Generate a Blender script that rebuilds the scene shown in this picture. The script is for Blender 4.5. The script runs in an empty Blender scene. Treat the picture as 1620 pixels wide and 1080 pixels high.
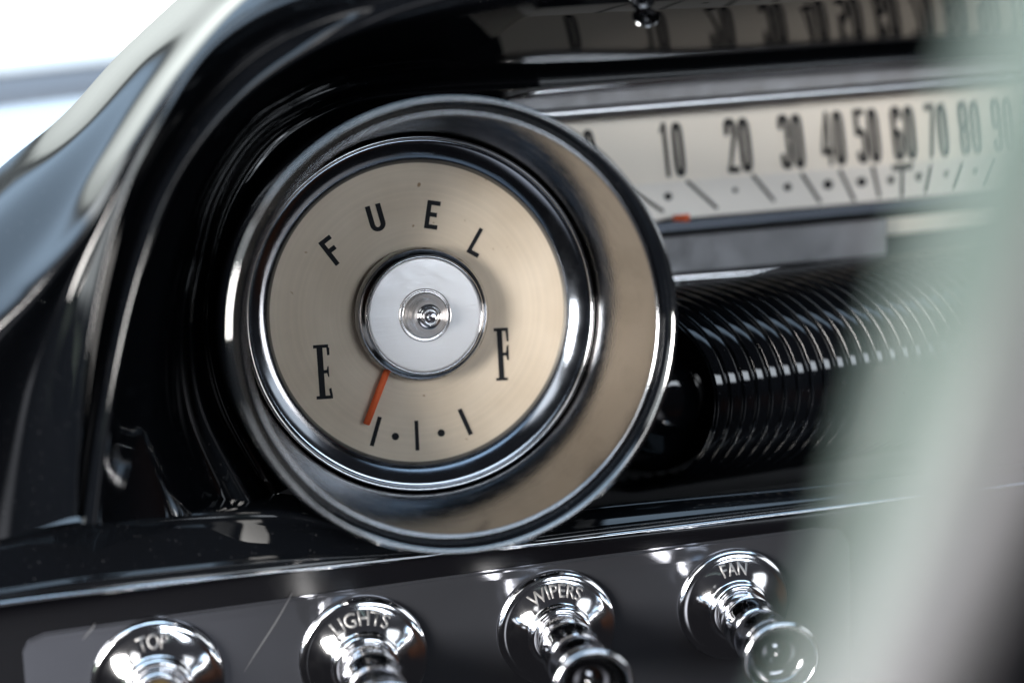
import bpy, bmesh, math, random
from mathutils import Vector, Matrix
random.seed(7)
C = bpy.context.scene.collection
SC = bpy.context.scene
R = math.radians
# ------------------------------------------------------------------ camera
U = 0.00015                     # metres per photo pixel at the gauge
DIST = 0.50
FPX = DIST / U
YAW, PITCH, ROLL = R(13), R(6.5), R(6.3)
cdir = Vector((-math.sin(YAW)*math.cos(PITCH), -math.cos(YAW)*math.cos(PITCH), math.sin(PITCH)))
FW = -cdir
R0 = FW.cross(Vector((0, 0, 1))).normalized()
U0 = R0.cross(FW)
CR = R0*math.cos(ROLL) - U0*math.sin(ROLL)
CU = R0*math.sin(ROLL) + U0*math.cos(ROLL)
def ray(px, py):
    return CR*((px-810)/FPX) + CU*(-(py-540)/FPX) + FW
CAM = -DIST*ray(663, 495)
cd = bpy.data.cameras.new('camera'); cam = bpy.data.objects.new('camera', cd); C.objects.link(cam)
m = Matrix((CR, CU, -FW)).transposed().to_4x4(); m.translation = CAM
cam.matrix_world = m
cd.sensor_width = 36; cd.lens = FPX/1620*36
cd.clip_start = 0.01; cd.clip_end = 200
cd.dof.use_dof = True
cd.dof.focus_distance = (Vector((0, -0.0085, 0))-CAM).dot(FW)
cd.dof.aperture_fstop = 3.8
cd.dof.aperture_blades = 0
SC.camera = cam
SC.view_settings.view_transform = 'Standard'; SC.view_settings.look = 'None'
SC.view_settings.exposure = 0; SC.view_settings.gamma = 1
try: SC.view_settings.use_curve_mapping = False
except Exception: pass
SC.cycles.max_bounces = 10; SC.cycles.glossy_bounces = 7

# ------------------------------------------------------------------ world: daylight round an open car
W = bpy.data.worlds.new('World'); SC.world = W; W.use_nodes = True
nt = W.node_tree; nt.nodes.clear()
def mth(op, a, b=None, clamp=False):
    n = nt.nodes.new('ShaderNodeMath'); n.operation = op; n.use_clamp = clamp
    for i, v in enumerate((a, b)):
        if v is None: continue
        if isinstance(v, (int, float)): n.inputs[i].default_value = v
        else: nt.links.new(v, n.inputs[i])
    return n.outputs[0]
tc = nt.nodes.new('ShaderNodeTexCoord')
dirv = tc.outputs['Generated']
def dot(v):
    n = nt.nodes.new('ShaderNodeVectorMath'); n.operation = 'DOT_PRODUCT'
    nt.links.new(dirv, n.inputs[0]); n.inputs[1].default_value = v
    return n.outputs['Value']
def sstep(x, lo, hi):
    n = nt.nodes.new('ShaderNodeMapRange'); n.interpolation_type = 'SMOOTHSTEP'
    nt.links.new(x, n.inputs['Value'])
    n.inputs['From Min'].default_value = lo; n.inputs['From Max'].default_value = hi
    return n.outputs['Result']
def azel(az, el):               # azimuth 0 = ahead (+Y), 90 = right (+X)
    a, e = R(az), R(el)
    return Vector((math.sin(a)*math.cos(e), math.cos(a)*math.cos(e), math.sin(e)))
def window(az, el, hw, hh, soft=0.06, tilt=0):
    """mask of a rectangular opening: centre direction, half extents (tan)"""
    c = azel(az, el); r = c.cross(Vector((0, 0, 1))).normalized(); u = r.cross(c)
    t = R(tilt); r, u = r*math.cos(t)+u*math.sin(t), u*math.cos(t)-r*math.sin(t)
    dc = dot(c); inv = mth('DIVIDE', 1.0, mth('MAXIMUM', dc, 0.01))
    x = mth('ABSOLUTE', mth('MULTIPLY', dot(r), inv)); y = mth('ABSOLUTE', mth('MULTIPLY', dot(u), inv))
    mx = sstep(x, hw+soft, hw-soft); my = sstep(y, hh+soft, hh-soft)
    return mth('MULTIPLY', mth('MULTIPLY', mx, my), sstep(dc, 0.02, 0.1))
def rgb(c):
    n = nt.nodes.new('ShaderNodeRGB'); n.outputs[0].default_value = (*c, 1); return n.outputs[0]
def mix(f, a, b):
    n = nt.nodes.new('ShaderNodeMix'); n.data_type = 'RGBA'; n.clamp_factor = True
    nt.links.new(f, n.inputs[0]); nt.links.new(a, n.inputs[6]); nt.links.new(b, n.inputs[7])
    return n.outputs[2]
zz = dot(Vector((0, 0, 1)))
base = mix(sstep(zz, -0.35, 0.05), rgb((0.012, 0.012, 0.014)), rgb((0.035, 0.036, 0.042)))
col = base
def add(az, el, hw, hh, c, soft=0.06, tilt=0):
    global col
    col = mix(window(az, el, hw, hh, soft, tilt), col, rgb(c))
add(0, 80, 1.1, 0.95, (1.9, 2.6, 3.4), .15)               # open sky overhead
add(-5, 16, 1.7, 0.33, (2.5, 2.7, 2.62), .03)              # bright sky ahead over the windscreen
add(-5, 33, 1.7, 0.025, (0.15, 0.17, 0.17), .03)                # windscreen header bar
add(-10, -0.5, 1.6, 0.022, (0.80, 0.88, 0.83), .02)            # trees and haze below it
add(-84, 22, 0.70, 0.24, (4.2, 4.5, 4.6), .05)            # driver side opening
add(-84, 2, 0.65, 0.05, (0.5, 0.6, 0.48), .03)
add(92, 16, 0.8, 0.20, (1.9, 2.0, 2.1), .04)              # passenger side opening
add(-132, 34, 0.22, 0.15, (3.6, 3.6, 3.6), .06)           # rear quarter
add(166, 7, 0.20, 0.08, (8.2, 9.0, 9.9), .012)           # rear window
add(190, -26, 0.16, 0.14, (1.3, 1.33, 1.45), .13)          # added unseen soft glow, brightens the reflection in the control panel's left
add(-60, -35, 0.3, 0.12, (0.05, 0.018, 0.010), .12)       # red brown trim
add(140, -22, 0.5, 0.12, (0.045, 0.020, 0.012), .1)
bg = nt.nodes.new('ShaderNodeBackground'); bg.inputs[1].default_value = 1.0
nt.links.new(col, bg.inputs[0])
wo = nt.nodes.new('ShaderNodeOutputWorld'); nt.links.new(bg.outputs[0], wo.inputs[0])
W.cycles.sampling_method = 'MANUAL'; W.cycles.sample_map_resolution = 1024

def area(name, loc, target, sx, sy, power, color):
    l = bpy.data.lights.new(name, 'AREA'); l.shape = 'RECTANGLE'; l.size = sx; l.size_y = sy
    l.energy = power; l.color = color
    o = bpy.data.objects.new(name, l); C.objects.link(o); o.location = loc
    o.rotation_euler = (Vector(target)-Vector(loc)).to_track_quat('-Z', 'Y').to_euler()
    return o
area('side_opening_light', (-1.3, -0.9, 0.22), (0, 0, 0), 0.7, 0.5, 66.0, (1.0, 0.97, 0.93))

# ------------------------------------------------------------------ helpers
def P(px, py, h):
    """point seen at photo pixel (px,py) standing h pixel-units in front of the dial plane"""
    d = ray(px, py); t = (-h*U - CAM.y)/d.y
    return CAM + d*t
def tag(o, label=None, cat=None, group=None, kind=None):
    if label: o['label'] = label
    if cat: o['category'] = cat
    if group: o['group'] = group
    if kind: o['kind'] = kind
    return o
def empty(name, loc=(0, 0, 0), label=None, cat=None, group=None):
    o = bpy.data.objects.new(name, None); C.objects.link(o); o.location = loc
    o.empty_display_size = 0.01
    return tag(o, label, cat, group)
def link(name, me, mat, parent=None, smooth=True):
    o = bpy.data.objects.new(name, me); C.objects.link(o)
    if mat: me.materials.append(mat)
    if smooth:
        for p in me.polygons: p.use_smooth = True
    if parent is not None:
        o.parent = parent
        q = parent; off = Matrix()
        chain = []
        while q is not None: chain.append(q); q = q.parent
        # meshes are written in world coordinates unless local=True: undo the parents' placement
        for q in reversed(chain): off = off @ q.matrix_basis
        o.matrix_basis = off.inverted()
    return o
def mesh(name, verts, faces):
    me = bpy.data.meshes.new(name); me.from_pydata([tuple(v) for v in verts], [], faces); me.update(); return me
def lathe(name, prof, mat, parent=None, n=160, frame=None, closed=False):
    """prof: list of (r,h) pixel units; axis = -Y of frame"""
    M = frame or Matrix()
    vs, fs = [], []
    k = len(prof)
    for i in range(n):
        a = 2*math.pi*i/n
        for r, h in prof:
            vs.append(M @ Vector((r*U*math.cos(a), -h*U, r*U*math.sin(a))))
    for i in range(n):
        j = (i+1) % n
        for q in range(k-1 if not closed else k):
            q2 = (q+1) % k
            fs.append((i*k+q, j*k+q, j*k+q2, i*k+q2))
    return link(name, mesh(name, vs, fs), mat, parent)
def arc(cx, cy, r, a0, a1, n=8):
    return [(cx+r*math.cos(R(a0+(a1-a0)*i/n)), cy+r*math.sin(R(a0+(a1-a0)*i/n))) for i in range(n+1)]
def crom(p, t):
    """Catmull-Rom through list of Vectors, t in 0..len-1"""
    n = len(p); i = min(int(t), n-2); f = t-i
    p1, p2 = p[i], p[i+1]
    p0 = p[i-1] if i > 0 else p1*2-p2
    p3 = p[i+2] if i+2 < n else p2*2-p1
    return 0.5*((2*p1)+(p2-p0)*f+(2*p0-5*p1+4*p2-p3)*f*f+(3*p1-p0-3*p2+p3)*f*f*f)
def loft(name, rails, mat, parent=None, nu=160, nv=12, bumps=(), thick=0.0, flip=False, fade=None):
    """rails: lists of (px,py,h). smooth both ways. bumps: (v, width, height) ridges in h"""
    nr = len(rails)
    NV = (nr-1)*nv+1
    vs, fs = [], []
    ns = len(rails[0])
    for i in range(nu+1):
        t = (ns-1)*i/nu
        fd = 1.0
        if fade:
            fd = min(1, max(0, (t-fade[0])/(fade[1]-fade[0]))); fd = fd*fd*(3-2*fd)
        sec = [crom([Vector(q) for q in r], t) for r in rails]
        for j in range(NV):
            v = (nr-1)*j/(NV-1)
            q = crom(sec, v)
            for bv, bw, bh in bumps:
                q.z += bh*fd*math.exp(-((v-bv)/bw)**2)
            vs.append(P(q.x, q.y, q.z))
    for i in range(nu):
        for j in range(NV-1):
            a = i*NV+j
            f = (a, a+1, a+NV+1, a+NV)
            fs.append(f if not flip else f[::-1])
    o = link(name, mesh(name, vs, fs), mat, parent)
    if thick:
        md = o.modifiers.new('thickness', 'SOLIDIFY'); md.thickness = thick; md.offset = -1
    return o
def tube(name, pts, rad, mat, parent=None, nseg=20, sub=6, world=False, flat=1.0):
    """round bar through points (px,py,h)"""
    P3 = [Vector(p) if world else P(*p) for p in pts]
    path = [crom(P3, (len(P3)-1)*i/((len(P3)-1)*sub)) for i in range((len(P3)-1)*sub+1)]
    vs, fs = [], []
    for i, p in enumerate(path):
        t = (path[min(i+1, len(path)-1)]-path[max(i-1, 0)]).normalized()
        b = t.cross(Vector((0, 1, 0))).normalized(); nrm = b.cross(t)
        rr = (rad(i/(len(path)-1)) if callable(rad) else rad)*U
        for k in range(nseg):
            a = 2*math.pi*k/nseg
            vs.append(p+b*rr*math.cos(a)+nrm*rr*flat*math.sin(a))
    for i in range(len(path)-1):
        for k in range(nseg):
            k2 = (k+1) % nseg
            fs.append((i*nseg+k, i*nseg+k2, (i+1)*nseg+k2, (i+1)*nseg+k))
    fs.append(tuple(range(nseg))[::-1]); fs.append(tuple((len(path)-1)*nseg+k for k in range(nseg)))
    return link(name, mesh(name, vs, fs), mat, parent)

# ------------------------------------------------------------------ materials
def mat(name, base, rough=0.3, metal=0.0, ior=1.5, coat=0.0, bump=None, rvar=None, cvar=None, aniso=0.0, spec=None):
    """bump/rvar/cvar: (scale, amount[, stretch xyz])"""
    m = bpy.data.materials.new(name); m.use_nodes = True
    n = m.node_tree.nodes; l = m.node_tree.links; b = n['Principled BSDF']
    b.inputs['Base Color'].default_value = (*base, 1); b.inputs['Roughness'].default_value = rough
    b.inputs['Metallic'].default_value = metal; b.inputs['IOR'].default_value = ior
    b.inputs['Coat Weight'].default_value = coat; b.inputs['Coat Roughness'].default_value = 0.03
    if spec is not None: b.inputs['Specular IOR Level'].default_value = spec
    tcn = n.new('ShaderNodeTexCoord')
    def noise(scale, stretch=(1, 1, 1), detail=3, rough_=0.6):
        mp = n.new('ShaderNodeMapping'); mp.inputs['Scale'].default_value = stretch
        l.new(tcn.outputs['Object'], mp.inputs[0])
        t = n.new('ShaderNodeTexNoise'); t.inputs['Scale'].default_value = scale
        t.inputs['Detail'].default_value = detail; t.inputs['Roughness'].default_value = rough_
        l.new(mp.outputs[0], t.inputs[0]); return t.outputs[0]
    if bump:
        bn = n.new('ShaderNodeBump'); bn.inputs['Strength'].default_value = 1; bn.inputs['Distance'].default_value = bump[1]
        l.new(noise(bump[0], *(bump[2:])), bn.inputs['Height']); l.new(bn.outputs[0], b.inputs['Normal'])
    if rvar:
        mr = n.new('ShaderNodeMapRange'); l.new(noise(rvar[0], *(rvar[2:])), mr.inputs[0])
        mr.inputs['From Min'].default_value = .35; mr.inputs['From Max'].default_value = .75
        mr.inputs['To Min'].default_value = rough; mr.inputs['To Max'].default_value = rough+rvar[1]
        l.new(mr.outputs[0], b.inputs['Roughness'])
    if cvar:
        mx = n.new('ShaderNodeMix'); mx.data_type = 'RGBA'
        mr = n.new('ShaderNodeMapRange'); l.new(noise(cvar[0], *(cvar[3:])), mr.inputs[0])
        mr.inputs['From Min'].default_value = cvar[2]; mr.inputs['From Max'].default_value = cvar[2]+.15
        l.new(mr.outputs[0], mx.inputs[0]); mx.inputs[6].default_value = (*base, 1); mx.inputs[7].default_value = (*cvar[1], 1)
        l.new(mx.outputs[2], b.inputs['Base Color'])
    return m
BLACK = mat('black_lacquer', (0.0025, 0.003, 0.004), 0.035, ior=1.5, bump=(60, 0.00003), cvar=(1400, (0.05, 0.05, 0.055), 0.71, (1, 1, 1), 1))
CHROME = mat('polished_chrome', (0.80, 0.80, 0.82), 0.06, 1.0, bump=(300, 0.000008), rvar=(90, 0.10))
CHROME_DK = mat('dark_chrome', (0.42, 0.43, 0.45), 0.07, 1.0, bump=(500, 0.000006), rvar=(120, 0.08))
NAVY = mat('blued_dark_chrome', (0.20, 0.22, 0.25), 0.10, 1.0, bump=(500, 0.000006), rvar=(120, 0.08))
RIM = mat('black_plated_rim', (0.004, 0.005, 0.006), 0.05, ior=3.2)
SATIN = mat('satin_plated_cone', (0.160, 0.153, 0.150), 0.07, 1.0, bump=(1100, 0.000022), rvar=(260, 0.10), cvar=(70, (.125, .12, .117), .50, (1, .3, 1), 6))
ALU = mat('brushed_aluminium', (0.66, 0.655, 0.665), 0.36, .75, bump=(1800, 0.00002, (.12, 1, 1)), rvar=(300, .12))
BOSS = mat('turned_aluminium', (0.75, 0.74, 0.75), 0.2, .85)
INK = mat('black_ink', (0.010, 0.011, 0.014), 0.55, spec=.15)
ORANGE = mat('orange_needle_paint', (1.0, 0.17, 0.05), 0.65)
GREY = mat('grey_metal_bar', (0.26, 0.26, 0.27), 0.42, 0.6, rvar=(200, .2), bump=(1500, .00001))
FACE = mat('speedometer_cream', (0.70, 0.63, 0.54), 0.42, .5, bump=(600, 0.00001))
PANEL = mat('dark_grey_panel', (0.085, 0.088, 0.10), 0.05, 0.7, bump=(30, 0.00005), rvar=(60, .10))
BORDER = mat('panel_border_black', (0.003, 0.003, 0.004), 0.2, spec=.25)
WHITE = mat('worn_letter_fill', (0.30, 0.29, 0.285), 0.4, .5)
DISH = mat('smoked_chrome', (0.18, 0.18, 0.19), 0.12, 1.0)
MINT = mat('pale_green_wheel_plastic', (0.050, 0.075, 0.062), 0.5, coat=.2)
DARKI = mat('dark_interior', (0.006, 0.006, 0.008), 0.5)
# dial: cream paint over spun metal, fine concentric turning marks
def dial_mat():
    m = bpy.data.materials.new('spun_cream_dial'); m.use_nodes = True
    n = m.node_tree.nodes; l = m.node_tree.links; b = n['Principled BSDF']
    b.inputs['Roughness'].default_value = 0.5; b.inputs['Metallic'].default_value = 0.28; b.inputs['Specular IOR Level'].default_value = 0.2
    g = n.new('ShaderNodeTexCoord'); s = n.new('ShaderNodeSeparateXYZ'); l.new(g.outputs['Object'], s.inputs[0])
    cb = n.new('ShaderNodeCombineXYZ'); l.new(s.outputs['X'], cb.inputs['X']); l.new(s.outputs['Z'], cb.inputs['Y'])
    ln = n.new('ShaderNodeVectorMath'); ln.operation = 'LENGTH'; l.new(cb.outputs[0], ln.inputs[0])
    w = n.new('ShaderNodeTexNoise'); w.noise_dimensions = '1D'; w.inputs['Scale'].default_value = 2600; w.inputs['Detail'].default_value = 3
    l.new(ln.outputs['Value'], w.inputs['W'])
    bn = n.new('ShaderNodeBump'); bn.inputs['Distance'].default_value = 0.000012; l.new(w.outputs[0], bn.inputs['Height'])
    l.new(bn.outputs[0], b.inputs['Normal'])
    t = n.new('ShaderNodeTexNoise'); t.inputs['Scale'].default_value = 55; t.inputs['Detail'].default_value = 5; l.new(g.outputs['Object'], t.inputs[0])
    mr = n.new('ShaderNodeMapRange'); l.new(t.outputs[0], mr.inputs[0]); mr.inputs['From Min'].default_value = .3; mr.inputs['From Max'].default_value = .7
    mx = n.new('ShaderNodeMix'); mx.data_type = 'RGBA'; l.new(mr.outputs[0], mx.inputs[0])
    mx.inputs[6].default_value = (0.57, 0.475, 0.365, 1); mx.inputs[7].default_value = (0.67, 0.575, 0.46, 1)
    w2 = n.new('ShaderNodeTexNoise'); w2.noise_dimensions = '1D'; w2.inputs['Scale'].default_value = 900; w2.inputs['Detail'].default_value = 4
    l.new(ln.outputs['Value'], w2.inputs['W'])
    m2 = n.new('ShaderNodeMapRange'); l.new(w2.outputs[0], m2.inputs[0]); m2.inputs['From Min'].default_value = .3; m2.inputs['From Max'].default_value = .7; m2.inputs['To Min'].default_value = .97; m2.inputs['To Max'].default_value = 1.03
    vm = n.new('ShaderNodeVectorMath'); vm.operation = 'SCALE'; l.new(mx.outputs[2], vm.inputs[0]); l.new(m2.outputs[0], vm.inputs['Scale'])
    sp_ = n.new('ShaderNodeTexNoise'); sp_.inputs['Scale'].default_value = 420; sp_.inputs['Detail'].default_value = 1; l.new(g.outputs['Object'], sp_.inputs[0])
    m3 = n.new('ShaderNodeMapRange'); l.new(sp_.outputs[0], m3.inputs[0]); m3.inputs['From Min'].default_value = .74; m3.inputs['From Max'].default_value = .80
    m4 = n.new('ShaderNodeMix'); m4.data_type = 'RGBA'; l.new(m3.outputs[0], m4.inputs[0]); l.new(vm.outputs[0], m4.inputs[6]); m4.inputs[7].default_value = (.30, .20, .12, 1)
    l.new(m4.outputs[2], b.inputs['Base Color'])
    return m
DIAL = dial_mat()

# ------------------------------------------------------------------ background: sky is the world; car nose beyond the windscreen
BODY = mat('pale_blue_car_paint', (0.40, 0.45, 0.50), 0.3, coat=.6)
BODY_DK = mat('grey_blue_car_paint', (0.12, 0.14, 0.17), 0.3)
bgc = empty('car_cowl', P(60, 160, -900), 'pale blue grey cowl and bonnet edge seen beyond the dash top at the left', 'car cowl')
def slab(name, top, bot, h0, h1, mt, parent, th=0.004):
    mid = [((a[0]+b[0])/2, (a[1]+b[1])/2-2, (h0+h1)/2+8) for a, b in zip(top, bot)]
    return loft(name, [[(a[0], a[1]-3, h0-60) for a in top], [(a[0], a[1], h0) for a in top], mid, [(b[0], b[1], h1) for b in bot], [(b[0], b[1]+4, h1-40) for b in bot]], mt, parent, nu=16, nv=5, thick=th)
slab('bonnet_edge', [(-400, 120), (-100, 108), (90, 92), (330, 60)], [(-400, 148), (-100, 130), (90, 112), (330, 84)], -900, -880, BODY, bgc)
slab('cowl_gap', [(-400, 148), (-100, 130), (90, 112), (330, 84)], [(-400, 190), (-100, 180), (90, 160), (330, 130)], -890, -860, BODY_DK, bgc)
slab('cowl_panel', [(-400, 190), (-100, 180), (90, 160), (330, 130)], [(-400, 330), (-100, 300), (90, 280), (330, 240)], -850, -700, BODY, bgc)

# ------------------------------------------------------------------ dashboard
dash = empty('dashboard', (0, 0.02, 0), 'glossy black dashboard with stepped brow curving around the round fuel gauge', 'dashboard')
def rail(xy, h):
    hh = h if isinstance(h, (list, tuple)) else [h]*len(xy)
    return [(x, y, z) for (x, y), z in zip(xy, hh)]
rR0 = rail([(1750,-330),(1400,-320),(1100,-300),(850,-280),(620,-240),(440,-150),(288,-8),(190,84),(98,184),(2,264),(-90,350),(-200,440),(-300,560)], -60)
rR1 = rail([(1750,-290),(1400,-280),(1100,-265),(850,-245),(630,-205),(455,-125),(312,10),(215,105),(122,215),(30,310),(-60,395),(-170,500),(-260,640)], 60)
rR2 = rail([(1750,-240),(1400,-230),(1100,-215),(850,-200),(640,-165),(480,-95),(350,10),(250,122),(160,250),(85,355),(0,450),(-110,570),(-210,760)], 150)
rR3 = rail([(1750,-190),(1400,-180),(1100,-160),(850,-150),(650,-125),(510,-75),(390,-5),(292,100),(203,235),(145,345),(60,455),(-50,600),(-160,880)], [230]*9+[225,213,186,145])
rM  = rail([(1750,-150),(1400,-140),(1100,-122),(850,-110),(650,-85),(505,-42),(395,12),(306,98),(225,225),(170,335),(105,465),(50,620),(10,850)], [305]*4+[295,280,262,250,240,230,200,155,125])
rA  = rail([(1750,-110),(1400,-100),(1100,-85),(850,-70),(650,-45),(500,-10),(400,30),(320,95),(245,215),(195,320),(155,470),(128,640),(118,818)], [315]*4+[305,290,270,255,252,245,235,215,180])
rB  = rail([(1750,-40),(1400,-28),(1100,-12),(850,5),(690,22),(560,52),(460,100),(375,165),(300,255),(250,355),(205,500),(172,670),(152,828)], [300]*4+[290,275,255,240,235,235,230,215,190])
rC  = rail([(1750,62),(1400,80),(1100,100),(850,115),(690,122),(560,140),(470,175),(400,225),(345,315),(318,415),(303,520),(322,650),(400,800)], [-40]*4+[0,40,65,80,90,95,100,90,60])
rD  = rail([(1750,84),(1400,102),(1100,122),(860,140),(700,150),(580,160),(490,195),(425,250),(372,335),(345,425),(338,520),(365,640),(440,780)], [-60]*4+[-20,5,20,30,35,40,40,30,10])
rE  = rail([(1750,88),(1400,106),(1100,127),(880,152),(720,200),(600,215),(520,245),(475,300),(430,370),(405,440),(405,520),(430,620),(520,740)], [-230]*4+[-150]+[-110]*8)
loft('brow', [rR0, rR1, rR2, rR3, rM, rA, rB, rC, rD, rE], BLACK, dash, nu=300, nv=30,
     bumps=[(5, .12, 9), (5.55, .25, -38), (6, .11, 9), (6.45, .10, 6), (6.78, .13, -30), (7.0, .11, 14), (7.5, .15, -20), (8.0, .14, 12)], fade=(3.2, 6.0))
# ledge under the gauge, rolling forward to the control panel
xs = [-260, 0, 150, 440, 900, 1400, 1800]
def yl(ys, h): return rail(list(zip(xs, ys)), h)
lx = [-260, 0, 150, 440, 600, 760, 900, 1400, 1800]
def ll(ys, h): return rail(list(zip(lx, ys)), h)
loft('ledge', [ll([840, 800, 778, 780, 812, 812, 800, 750, 700], 20), ll([880, 842, 818, 804, 846, 842, 806, 756, 706], 98), ll([905, 866, 842, 826, 853, 847, 812, 762, 712], 116),
               ll([940, 902, 880, 854, 862, 852, 824, 770, 720], 132), ll([968, 932, 910, 880, 874, 860, 838, 780, 728], 142), ll([990, 953, 935, 903, 886, 870, 853, 790, 738], 147)],
     BLACK, dash, nu=120, nv=10, bumps=[(1.2, .3, 3), (4.3, .2, 4)])
# dark wall behind the speedometer and tube, and below the ledge
bx = [430, 600, 1000, 1500, 2000]
loft('back_wall', [[(x, 60, -260) for x in bx], [(x, 300, -265) for x in bx], [(x, 1200, -250) for x in bx]], DARKI, dash, nu=10, nv=2)
HB = lambda y: 144-(y-880)*.14
loft('panel_border', [[(x, y, 143) for x, y in zip(xs, [985, 949, 931, 899, 848, 786, 734])]]+[[(x, y, HB(y)) for x, y in zip(xs, yy)] for yy in ([1040, 1000, 985, 950, 905, 850, 800], [1300, 1300, 1300, 1290, 1280, 1260, 1240])], BORDER, dash, nu=40, nv=8)
tube('trim_strip', [(x, y, 151) for x, y in zip(xs, [990, 955, 936, 904, 854, 793, 741])], 4.2, CHROME_DK, dash, sub=10)

HP = lambda y: 152-(y-880)*.14
# ------------------------------------------------------------------ control panel plate
def polyplate(name, pts, h, depth, mt, parent, bev=4):
    """flat plate through pixel outline with real thickness"""
    bm = bmesh.new()
    vs = [bm.verts.new(P(x, y, h(x, y) if callable(h) else h)) for x, y in pts]
    f = bm.faces.new(vs)
    f.normal_update()
    if f.normal.y > 0: f.normal_flip()
    r = bmesh.ops.extrude_face_region(bm, geom=[f])
    nv = [e for e in r['geom'] if isinstance(e, bmesh.types.BMVert)]
    for v in nv: v.co += Vector((0, -depth*U, 0))
    bmesh.ops.recalc_face_normals(bm, faces=bm.faces)
    if bev:
        es = [e for e in bm.edges if all(v in nv for v in e.verts)]
        bmesh.ops.bevel(bm, geom=es, offset=bev*U, segments=2, affect='EDGES')
    me = bpy.data.meshes.new(name); bm.to_mesh(me); bm.free()
    return link(name, me, mt, parent, smooth=False)
panel = empty('control_panel', P(700, 1040, 240), 'dark grey glossy control panel with black border below the fuel gauge', 'control panel')
polyplate('plate', [(36, 1030), (44, 1012), (70, 1000), (480, 942), (900, 884), (1290, 834), (1330, 838), (1345, 860), (1350, 1300), (60, 1320)], lambda x, y: HB(y)+1, 5, PANEL, panel)

def scratch(x0, y0, x1, y1, wd):
    n = 8; vs = []
    for i in range(n+1):
        f = i/n; x = x0+(x1-x0)*f+1.5*math.sin(f*5); y = y0+(y1-y0)*f; w_ = wd*(.3+math.sin(math.pi*f))
        vs += [P(x-w_/2, y, HB(y)+6.6), P(x+w_/2, y, HB(y)+6.6)]
    link('scratch', mesh('scratch', vs, [(2*i, 2*i+1, 2*i+3, 2*i+2) for i in range(n)]), mat('scratched_lacquer', (.11, .11, .115), .6), panel)
scratch(462, 938, 388, 1062, 2.2)
scratch(150, 985, 132, 1012, 3)
# ------------------------------------------------------------------ fuel gauge
g = empty('fuel_gauge', (0, 0, 0), 'round fuel gauge with cream dial and orange needle in a deep chrome bezel', 'fuel gauge')
lathe('housing', [(322, -100), (328, -100), (332, 200), (333, 286), (333, 289)], BLACK, g)
lathe('rim', [(333.5, 286)]+arc(328.6, 291, 4.8, -10, 120, 10)+[(325, 293.8)], RIM, g)
lathe('bezel_groove', [(326, 293.3), (321.5, 288), (316.5, 280), (313, 271)], BLACK, g)
lathe('bezel_bead', [(313.2, 270)]+arc(309.6, 274, 3.4, 0, 200, 8), CHROME_DK, g)
lathe('bezel_cone', [(306, 273), (302, 225), (297, 160), (292, 105), (287, 62), (282.5, 36), (280.5, 24)], SATIN, g, n=256)
lathe('lip_bead', [(280.5, 24), (280, 29)]+arc(276.5, 30, 3.2, 0, 180, 8)+[(273, 25)], CHROME_DK, g, n=256)
lathe('inner_ring', [(273, 26), (271, 26.5), (266, 25), (258, 21.5), (250, 17), (243, 12), (239, 7.5), (236.8, 2), (236.6, -3)], NAVY, g, n=256)
lathe('gauge_back', [(0.01, -12), (290, -12), (300, 20)], DARKI, g)
dial = lathe('dial', [(0.01, 0), (60, 0), (120, 0), (180, 0), (237, 0)], DIAL, g, n=128)
# lettering from strokes, placed on the dial plane
def on_dial(px, py, h=0.5):
    return P(px, py, h)
def flat_poly(name, polys, cx, cy, ang, sx, sy, mt, parent, h=0.6, slant=0):
    """polys in letter units (0..1 wide, 0..1 high, y up) centred; ang: letter rotation (deg ccw) in the photo"""
    ca, sa = math.cos(R(ang)), math.sin(R(ang))
    bm = bmesh.new()
    for poly in polys:
        vs = []
        for (a, b) in poly:
            x = (a-0.5)*sx + slant*(b-.5)*sy; y = (b-0.5)*sy
            X = cx + x*ca - y*sa; Y = cy - (x*sa + y*ca)
            vs.append(bm.verts.new(P(X, Y, h)))
        try: f = bm.faces.new(vs)
        except ValueError: continue
        f.normal_update()
        if f.normal.y > 0: f.normal_flip()
    r = bmesh.ops.extrude_face_region(bm, geom=list(bm.faces))
    for v in [e for e in r['geom'] if isinstance(e, bmesh.types.BMVert)]: v.co.y -= 0.5*U
    me = bpy.data.meshes.new(name); bm.to_mesh(me); bm.free()
    return link(name, me, mt, parent, smooth=False)
def rect(x0, y0, x1, y1): return [(x0, y0), (x1, y0), (x1, y1), (x0, y1)]
w = .34; hh = .16
LF = [rect(0, 0, w, 1), rect(w, 1-hh, 1, 1), rect(w, .46, .82, .46+hh)]
LE = [rect(0, 0, w, 1), rect(w, 1-hh, 1, 1), rect(w, .43, .84, .43+hh), rect(w, 0, 1, hh)]
LL = [rect(0, 0, .30, 1), rect(.30, 0, 1, hh)]
def LU():
    ps = [rect(0, .28, .32, 1), rect(.68, .28, 1, 1)]
    for i in range(10):
        a0 = math.pi+math.pi*i/10; a1 = math.pi+math.pi*(i+1)/10
        f = lambda a, k: (.5+(.5 if k else .18)*math.cos(a), .28+(.28 if k else .12)*math.sin(a))
        ps.append([f(a0, 1), f(a1, 1), f(a1, 0), f(a0, 0)])
    return ps
flat_poly('letter', LF, 526, 396, 38, 22, 46, INK, dial)
flat_poly('letter', LU(), 595, 345, 16, 25, 43, INK, dial)
flat_poly('letter', LE, 684, 340, -8, 21, 45, INK, dial)
flat_poly('letter', LL, 757, 384, -29, 20, 44, INK, dial)
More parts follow.
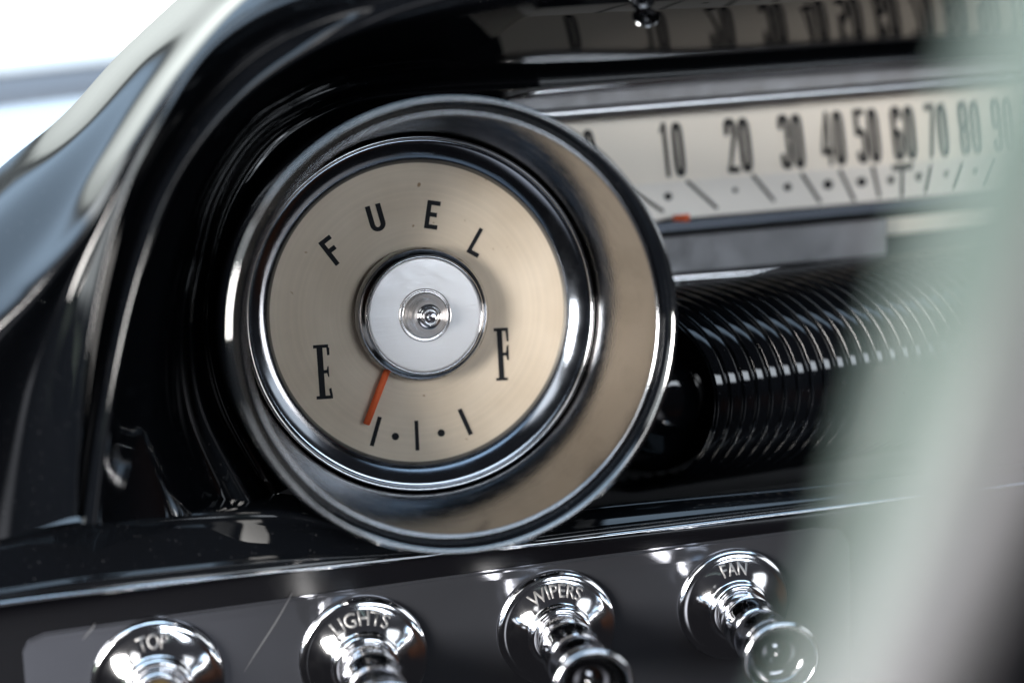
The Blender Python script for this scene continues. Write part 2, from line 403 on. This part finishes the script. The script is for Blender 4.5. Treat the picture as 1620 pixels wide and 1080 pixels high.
# slab-serif E and F, tall and condensed
s = .13
def serifE():
    return [rect(.20, .0, .56, 1), rect(0, 1-.06, .20, 1), rect(.56, 1-.06, .92, 1), rect(0, 0, .20, .06), rect(.56, 0, 1, .06),
            [(.80, .94), (.82, .80), (.96, .80), (.98, .94)], [(.84, .06), (.80, .18), (.94, .20), (1, .06)],
            rect(.56, .47, .74, .53), [(.74, .47), (.80, .40), (.86, .40), (.86, .60), (.80, .60), (.74, .53)]]
def serifF():
    return [rect(.20, .0, .56, 1), rect(0, 1-.06, .20, 1), rect(.56, 1-.06, .98, 1), rect(0, 0, .20, .05), rect(.56, 0, .80, .05),
            [(.80, .94), (.86, .74), (.98, .74), (.98, .94)],
            rect(.56, .47, .76, .53), [(.76, .47), (.84, .38), (.94, .38), (.94, .66), (.84, .66), (.76, .53)]]
flat_poly('letter', serifE(), 511, 588, 4, 26, 86, INK, dial)
flat_poly('letter', serifF(), 794.5, 560, 3, 23, 83, INK, dial)
def strokep(name, x0, y0, x1, y1, wd, h=0.6, parent=dial, mt=INK):
    dx, dy = x1-x0, y1-y0; L = math.hypot(dx, dy); nx, ny = -dy/L*wd/2, dx/L*wd/2
    bm = bmesh.new()
    f = bm.faces.new([bm.verts.new(P(x, y, h)) for x, y in ((x0+nx, y0+ny), (x1+nx, y1+ny), (x1-nx, y1-ny), (x0-nx, y0-ny))])
    f.normal_update()
    if f.normal.y > 0: f.normal_flip()
    r = bmesh.ops.extrude_face_region(bm, geom=[f])
    for v in [e for e in r['geom'] if isinstance(e, bmesh.types.BMVert)]: v.co.y -= 0.5*U
    me = bpy.data.meshes.new(name); bm.to_mesh(me); bm.free()
    return link(name, me, mt, parent, smooth=False)
strokep('tick_mark', 601, 659, 588, 705, 6.5)
strokep('tick_mark', 658.5, 665, 660.5, 712, 6)
strokep('tick_mark', 727, 647, 745, 687, 7)
def dotp(name, x, y, r, parent, mt=INK, h=.6):
    return flat_poly(name, [[(.5+.5*math.cos(2*math.pi*i/24), .5+.5*math.sin(2*math.pi*i/24)) for i in range(24)]], x, y, 0, 2*r, 2*r, mt, parent, h)
dotp('dot', 625.5, 690, 5.8, dial); dotp('dot', 698, 684.5, 5.8, dial)
# needle: folded strip, standing off the dial
def bar3d(name, x0, y0, x1, y1, w0, w1, h, th, mt, parent):
    dx, dy = x1-x0, y1-y0; L = math.hypot(dx, dy); nx, ny = -dy/L, dx/L
    bm = bmesh.new()
    low = [bm.verts.new(P(x0+nx*w0/2, y0+ny*w0/2, h)), bm.verts.new(P(x1+nx*w1/2, y1+ny*w1/2, h)), bm.verts.new(P(x1-nx*w1/2, y1-ny*w1/2, h)), bm.verts.new(P(x0-nx*w0/2, y0-ny*w0/2, h))]
    f = bm.faces.new(low); r = bmesh.ops.extrude_face_region(bm, geom=[f])
    for v in [e for e in r['geom'] if isinstance(e, bmesh.types.BMVert)]: v.co.y -= th*U
    bmesh.ops.recalc_face_normals(bm, faces=bm.faces)
    bmesh.ops.bevel(bm, geom=list(bm.edges), offset=1.0*U, segments=2, affect='EDGES')
    me = bpy.data.meshes.new(name); bm.to_mesh(me); bm.free()
    return link(name, me, mt, parent)
bar3d('needle', 622, 560, 579, 671, 10.5, 10.5, 14, 4, ORANGE, g)
# hub cap
hub = lathe('hub_cap', [(60, 4), (95, 6), (104, 8), (106, 12), (106, 26), (105, 33), (103.5, 37), (101, 40), (95, 46.5), (93.5, 47.5)]+arc(91.5, 47.5, 2.0, 10, 170, 6)+[(89, 46)], CHROME_DK, g, n=192)
lathe('hub_face', [(89.4, 45), (88.8, 46.8), (88, 47.2), (86, 47.3), (60, 47.4), (45, 47.5), (41, 47.5)], ALU, g, n=160)
lathe('hub_boss', [(42, 48.5), (41, 50.5), (39, 51), (37.5, 49.5), (35, 51), (31, 57), (26, 64), (22, 69), (20, 74)], BOSS, g, n=96)
lathe('hub_pin', [(20.5, 66), (20.5, 78)]+arc(16, 80, 4.5, 0, 90, 5)+[(13.5, 85), (12.5, 89)]+arc(10.5, 89, 2, 0, 180, 6)+[(8.2, 84), (7.5, 72), (0.01, 72)], CHROME, g, n=64)
# ------------------------------------------------------------------ speedometer
sp = empty('speedometer', P(1250, 250, -100), 'long cream ribbon speedometer with condensed black numerals and a red pointer tip', 'speedometer')
SH = -170
def band(name, x0, y0, y0b, x1, y1, y1b, h, d, mt, bev=2):
    return polyplate(name, [(x0, y0), (x1, y1), (x1, y1b), (x0, y0b)], h, d, mt, sp, bev)
# cream face: upper panel upright, lower part a facet leaning out
def facep(name, pts, mt, parent):
    bm = bmesh.new()
    f = bm.faces.new([bm.verts.new(P(*p)) for p in pts]); f.normal_update()
    if f.normal.y > 0: f.normal_flip()
    r = bmesh.ops.extrude_face_region(bm, geom=[f])
    for v in [e for e in r['geom'] if isinstance(e, bmesh.types.BMVert)]: v.co.y += 6*U
    bmesh.ops.recalc_face_normals(bm, faces=bm.faces)
    me = bpy.data.meshes.new(name); bm.to_mesh(me); bm.free()
    return link(name, me, mt, parent, smooth=False)
sface = facep('face', [(820, 196, SH), (1760, 124, SH), (1760, 232, SH), (820, 308, SH)], FACE, sp)
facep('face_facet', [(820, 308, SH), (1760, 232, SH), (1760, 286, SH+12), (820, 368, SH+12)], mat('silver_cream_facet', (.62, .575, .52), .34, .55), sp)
band('frame_top', 800, 150, 184, 1760, 86, 108, SH+20, 22, GREY)
tube('frame_bead', [(800, 188, SH+45), (1100, 164, SH+45), (1400, 140, SH+45), (1760, 113, SH+45)], 11, mat('bright_trim', (.6, .6, .61), .28, 1.0), sp)
tube('frame_edge', [(800, 152, SH+60), (1100, 124, SH+60), (1400, 100, SH+60), (1760, 74, SH+60)], 6, CHROME, sp)
band('frame_bottom', 980, 358, 372, 1760, 286, 298, SH+20, 25, mat('slate_trim', (.09, .10, .12), .3, .8))
band('odometer_cover', 1000, 380, 436, 1396, 346, 402, SH+30, 22, GREY)
tube('frame_lip', [(1000, 446, SH+30), (1170, 433, SH+30), (1335, 421, SH+30)], 9, CHROME, sp)
band('odometer_window', 1402, 346, 372, 1760, 314, 340, SH+10, 6, FACE)
FONT = None
def text_mesh(s):
    cu = bpy.data.curves.new('t', 'FONT'); cu.body = s; cu.align_x = 'CENTER'; cu.align_y = 'CENTER'; cu.size = 1; cu.offset = 0.012
    o = bpy.data.objects.new('t', cu); C.objects.link(o)
    dg = bpy.context.evaluated_depsgraph_get(); me = bpy.data.meshes.new_from_object(o.evaluated_get(dg))
    C.objects.unlink(o); bpy.data.objects.remove(o); bpy.data.curves.remove(cu)
    xs_ = [v.co.x for v in me.vertices]; ys_ = [v.co.y for v in me.vertices]
    mx, my = (min(xs_)+max(xs_))/2, (min(ys_)+max(ys_))/2; sx, sy = max(xs_)-min(xs_), max(ys_)-min(ys_)
    me.materials.clear()
    return me, mx, my, sx, sy
def numeral(name, s, cx, cy, wpx, hpx, ang, slant, h, mt, parent):
    me, mx, my, sx, sy = text_mesh(s)
    ca, sa = math.cos(R(ang)), math.sin(R(ang))
    for v in me.vertices:
        x = (v.co.x-mx)/sx*wpx; y = (v.co.y-my)/sy*hpx; x += slant*y
        v.co = P(cx+x*ca-y*sa, cy-(x*sa+y*ca), h)
    o = link(name, me, mt, parent, smooth=False)
    md = o.modifiers.new('thickness', 'SOLIDIFY'); md.thickness = .6*U
    return o
def digit_polys(d):
    """condensed gothic digits as strokes, in a 1 x 1 box"""
    a, b = .39, .115            # stroke width in x and y
    def ring(y0, y1, a0=0, a1=360, n=24):
        ps = []; cy = (y0+y1)/2; ry = (y1-y0)/2
        def pt(t, k):
            c, s_ = math.cos(R(t)), math.sin(R(t))
            rx = .5 if k else .5-a; r_y = ry if k else ry-b; q = 2/3.6
            return (.5+rx*math.copysign(abs(c)**q, c), cy+r_y*math.copysign(abs(s_)**q, s_))
        for i in range(n):
            t0 = a0+(a1-a0)*i/n; t1 = a0+(a1-a0)*(i+1)/n
            ps.append([pt(t0, 1), pt(t1, 1), pt(t1, 0), pt(t0, 0)])
        return ps
    if d == '0': return ring(0, 1)
    if d == '1': return [rect(.38, 0, .72, 1), [(.10, .80), (.38, .88), (.38, 1), (.30, .92), (.10, .86)]]
    if d == '2': return ring(.52, 1, 190, -20)+[[(.68, .72), (1, .70), (.34, .10), (.0, .0)], rect(0, 0, 1, .11)]
    if d == '3': return ring(.46, 1, 180, -75)+ring(0, .56, 75, -180)
    if d == '4': return [rect(.58, 0, .86, 1), rect(0, .20, 1, .32), [(.58, 1), (.58, .84), (.26, .32), (0, .32)]]
    if d == '5': return [rect(0, .89, .95, 1), rect(0, .50, a, .89)]+ring(0, .64, 130, -170)
    if d == '6': return ring(0, .58)+ring(.2, 1, 15, 180)+[rect(0, .28, a, .62)]
    if d == '7': return [rect(0, .88, 1, 1), [(.68, .88), (1, .88), (.48, 0), (.16, 0)]]
    if d == '8': return ring(.46, 1)+ring(0, .56)
    return ring(.42, 1)+ring(0, .8, 195, 360)+[rect(1-a, .38, 1, .72)]
def numeral2(s_, cx, cy, wd, hh_):
    n = len(s_); dw = (wd-3*(n-1))/n if n > 1 else wd
    polys = []
    for i, d in enumerate(s_):
        x0 = i*(dw+3)/wd
        polys += [[(x0+x*dw/wd, y) for x, y in p] for p in digit_polys(d)]
    return flat_poly('numeral', polys, cx, cy, 3, wd, hh_, INK, sface, SH+1.5, -.06)
for s_, x, y, wd, hh_ in [('0', 934, 248, 18, 86), ('10', 1063, 237, 38, 86), ('20', 1168, 230, 40, 86), ('30', 1252, 224, 38, 86), ('40', 1317, 219, 38, 86),
                          ('50', 1372, 215, 38, 86), ('60', 1430, 211, 38, 86), ('70', 1484, 207, 36, 86), ('80', 1538, 203, 36, 86), ('90', 1592, 199, 36, 86), ('100', 1652, 195, 54, 86)]:
    numeral2(s_, x, y, wd, hh_)
def FH(x, y):   # height of facet at a pixel
    f = (y-(308+(x-820)/940*(232-308)))/((368+(x-820)/940*(286-368))-(308+(x-820)/940*(232-308)))
    return SH+12*max(0, f)+1.5
def fstroke(name, x0, y0, x1, y1, w_, mt=INK):
    bm = bmesh.new(); dx, dy = x1-x0, y1-y0; L = math.hypot(dx, dy); nx, ny = -dy/L*w_/2, dx/L*w_/2
    f = bm.faces.new([bm.verts.new(P(x, y, FH(x, y))) for x, y in ((x0+nx, y0+ny), (x1+nx, y1+ny), (x1-nx, y1-ny), (x0-nx, y0-ny))])
    f.normal_update()
    if f.normal.y > 0: f.normal_flip()
    me = bpy.data.meshes.new(name); bm.to_mesh(me); bm.free()
    o = link(name, me, mt, sface, smooth=False); md = o.modifiers.new('thickness', 'SOLIDIFY'); md.thickness = .6*U
for x0, y0, x1, y1 in [(985, 292, 1050, 335), (1086, 286, 1135, 330), (1190, 276, 1225, 318), (1268, 274, 1298, 320), (1328, 268, 1352, 318), (1380, 262, 1392, 312), (1428, 268, 1428, 312), (1475, 262, 1466, 306), (1527, 258, 1512, 300), (1580, 252, 1562, 296)]:
    fstroke('tick_mark', x0, y0, x1, y1, 5)
fstroke('tick_mark', 1412, 266, 1446, 263, 10)
for x, y, r_ in [(1057, 311, 6), (1163, 301, 4), (1246, 296, 6), (1310, 292, 7.5), (1363, 288, 7.5), (1410, 285, 6), (1455, 280, 6), (1500, 276, 5), (1548, 272, 5)]:
    dotp('dot', x, y, r_, sface, INK, FH(x, y))
bar3d('needle', 1064, 345, 1090, 345, 9, 13, SH+40, 4, ORANGE, sp)

# ------------------------------------------------------------------ ribbed tube right of the gauge
rt = empty('ribbed_tube', P(1230, 590, 0), 'glossy black ribbed tube running right from behind the fuel gauge', 'ribbed tube')
def ribbed(name, cx, cy, ch, n_rib, pitch, rad, shear, mt, parent):
    base = P(cx, cy, ch)
    vs, fs = [], []; prof = []
    for k in range(n_rib):
        x = k*pitch
        prof += [(x, .955), (x+pitch*.06, .957), (x+pitch*.10, .985), (x+pitch*.14, .998), (x+pitch*.20, 1.0), (x+pitch*.5, 1.0005), (x+pitch*.82, 1.0), (x+pitch*.88, .996), (x+pitch*.93, .98), (x+pitch*.97, .957)]
    na = 96; K = len(prof)
    for i in range(na+1):
        a = R(-110+220*i/na)
        for x, rr in prof:
            rr = rad*(1+(rr-1)*.75)
            vs.append(base+Vector(((x+shear*rad*(math.cos(a)-1))*U, -rr*math.cos(a)*U, rr*math.sin(a)*U)))
    for i in range(na):
        for q in range(K-1):
            fs.append((i*K+q, i*K+q+1, (i+1)*K+q+1, (i+1)*K+q))
    return link(name, mesh(name, vs, fs), mt, parent)
ribbed('ribs', 1080, 607, -40, 30, 23.0, 166, .74, BLACK, rt)
lathe('collar', [(150, -60), (146, 0), (132, 40), (108, 68), (98, 74), (70, 76), (62, 84), (56, 104), (44, 112), (20, 114), (.01, 114)], BLACK, rt, n=96,
      frame=Matrix.Translation(P(1034, 620, -50)) @ Matrix.Scale(.92, 4))

# ------------------------------------------------------------------ pull knobs
grp = 'chrome pull knobs in a row on the control panel'
KN = Matrix.Rotation(R(8), 4, 'X')
def make_knob(stem, cap, text, label, px, py, h=150, sc=1.0, long=True):
    o = empty('pull_knob', (0, 0, 0), label, 'pull knob', grp)
    lathe('escutcheon', [(100, -4), (100, 3), (98, 8), (93, 11), (88, 12), (84, 13), (62, 26), (56, 31), (52, 33)]+arc(44, 36, 9, 0, 140, 8)+[(36, 36), (34, 20)], CHROME, o, n=96)
    if stem:
        lathe('stem', [(36, 0), (42, 60), (39, 68), (39, 74), (46, 80), (49, 112), (42, 120), (42, 126), (47, 132), (49, 180)]+[(45, 192), (49, 212)], CHROME, o, n=64)
        lathe('knob_cap', [(46, 210), (56, 236), (63, 254)]+arc(59.5, 258, 4.5, -10, 170, 8)+[(54, 254)], CHROME, o, n=80)
        lathe('cap_dish', [(54.5, 255), (50, 238), (40, 230), (18, 222), (.01, 238)], DISH, o, n=80)
    else:
        lathe('stem', [(40, 0), (40, 40), (38, 52)]+arc(32, 54, 6, 0, 110, 6)+[(26, 56), (22, 50), (20, 20), (.01, 20)], CHROME, o, n=64)
        lathe('knob_cap', [(19, 20), (19, 42), (15, 46), (6, 47), (.01, 47)], mat('brass_core', (.55, .38, .16), .3, 1), o, n=48)
    # engraved word, wrapped round the top of the escutcheon's slope
    me, mx, my, sx, sy = text_mesh(text)
    wd = len(text)*15.5
    for v in me.vertices:
        a = R(90) - (v.co.x-mx)/sx*wd/74
        rr = 73+(v.co.y-my)/sy*20
        hh2 = 13+(84-rr)/22*13+.9
        v.co = (rr*U*math.cos(a), -hh2*U, rr*U*math.sin(a))
    t = link('lettering', me, WHITE, o, smooth=False)
    md = t.modifiers.new('thickness', 'SOLIDIFY'); md.thickness = .8*U
    o.matrix_basis = Matrix.Translation(P(px, py, h)) @ Matrix.Rotation(R(-3), 4, 'Z') @ KN @ Matrix.Scale(sc, 4)
    return o
make_knob(False, False, 'TOP', 'chrome control escutcheon marked TOP with an open centre, leftmost on the panel', 250, 1078, HP(1078), 1.0)
make_knob(True, True, 'LIGHTS', 'chrome pull knob marked LIGHTS between the TOP and WIPERS controls', 575, 1040, HP(1040), 1.0)
make_knob(True, True, 'WIPERS', 'chrome pull knob marked WIPERS below the lower right of the fuel gauge', 880, 993, HP(993), .95)
make_knob(True, True, 'FAN', 'chrome pull knob marked FAN with flared cap, rightmost on the panel', 1160, 955, HP(955), .92)

# ------------------------------------------------------------------ steering wheel, close to the lens and far out of focus
sw = empty('steering_wheel', P(1480, 600, 2100), 'blurred pale green steering wheel rim crossing the right edge close to the viewer', 'steering wheel')
tube('rim', [(1820, -420, 2100), (1735, -100, 2100), (1640, 200, 2100), (1540, 500, 2100), (1445, 800, 2100), (1320, 1120, 2100), (1160, 1450, 2100)], lambda t: 58-38*t, MINT, sw, nseg=32)
tube('horn_ring', [(1815, 60, 2130), (1725, 350, 2130), (1635, 600, 2130), (1535, 850, 2130), (1420, 1100, 2130), (1265, 1450, 2130)], lambda t: 20+19*t, mat('grey_plastic', (.115, .108, .108), .45), sw, nseg=24)
# recessed screw in the underside of the brow
sc_f = Matrix.Translation(P(1022, 26, 262)) @ Matrix.Rotation(R(-40), 4, 'X')
lathe('screw', [(20, -2), (19, 0), (15, -1), (11, -4), (9, -3), (6, -1), (.01, 0)], CHROME_DK, dash, n=48, frame=sc_f)
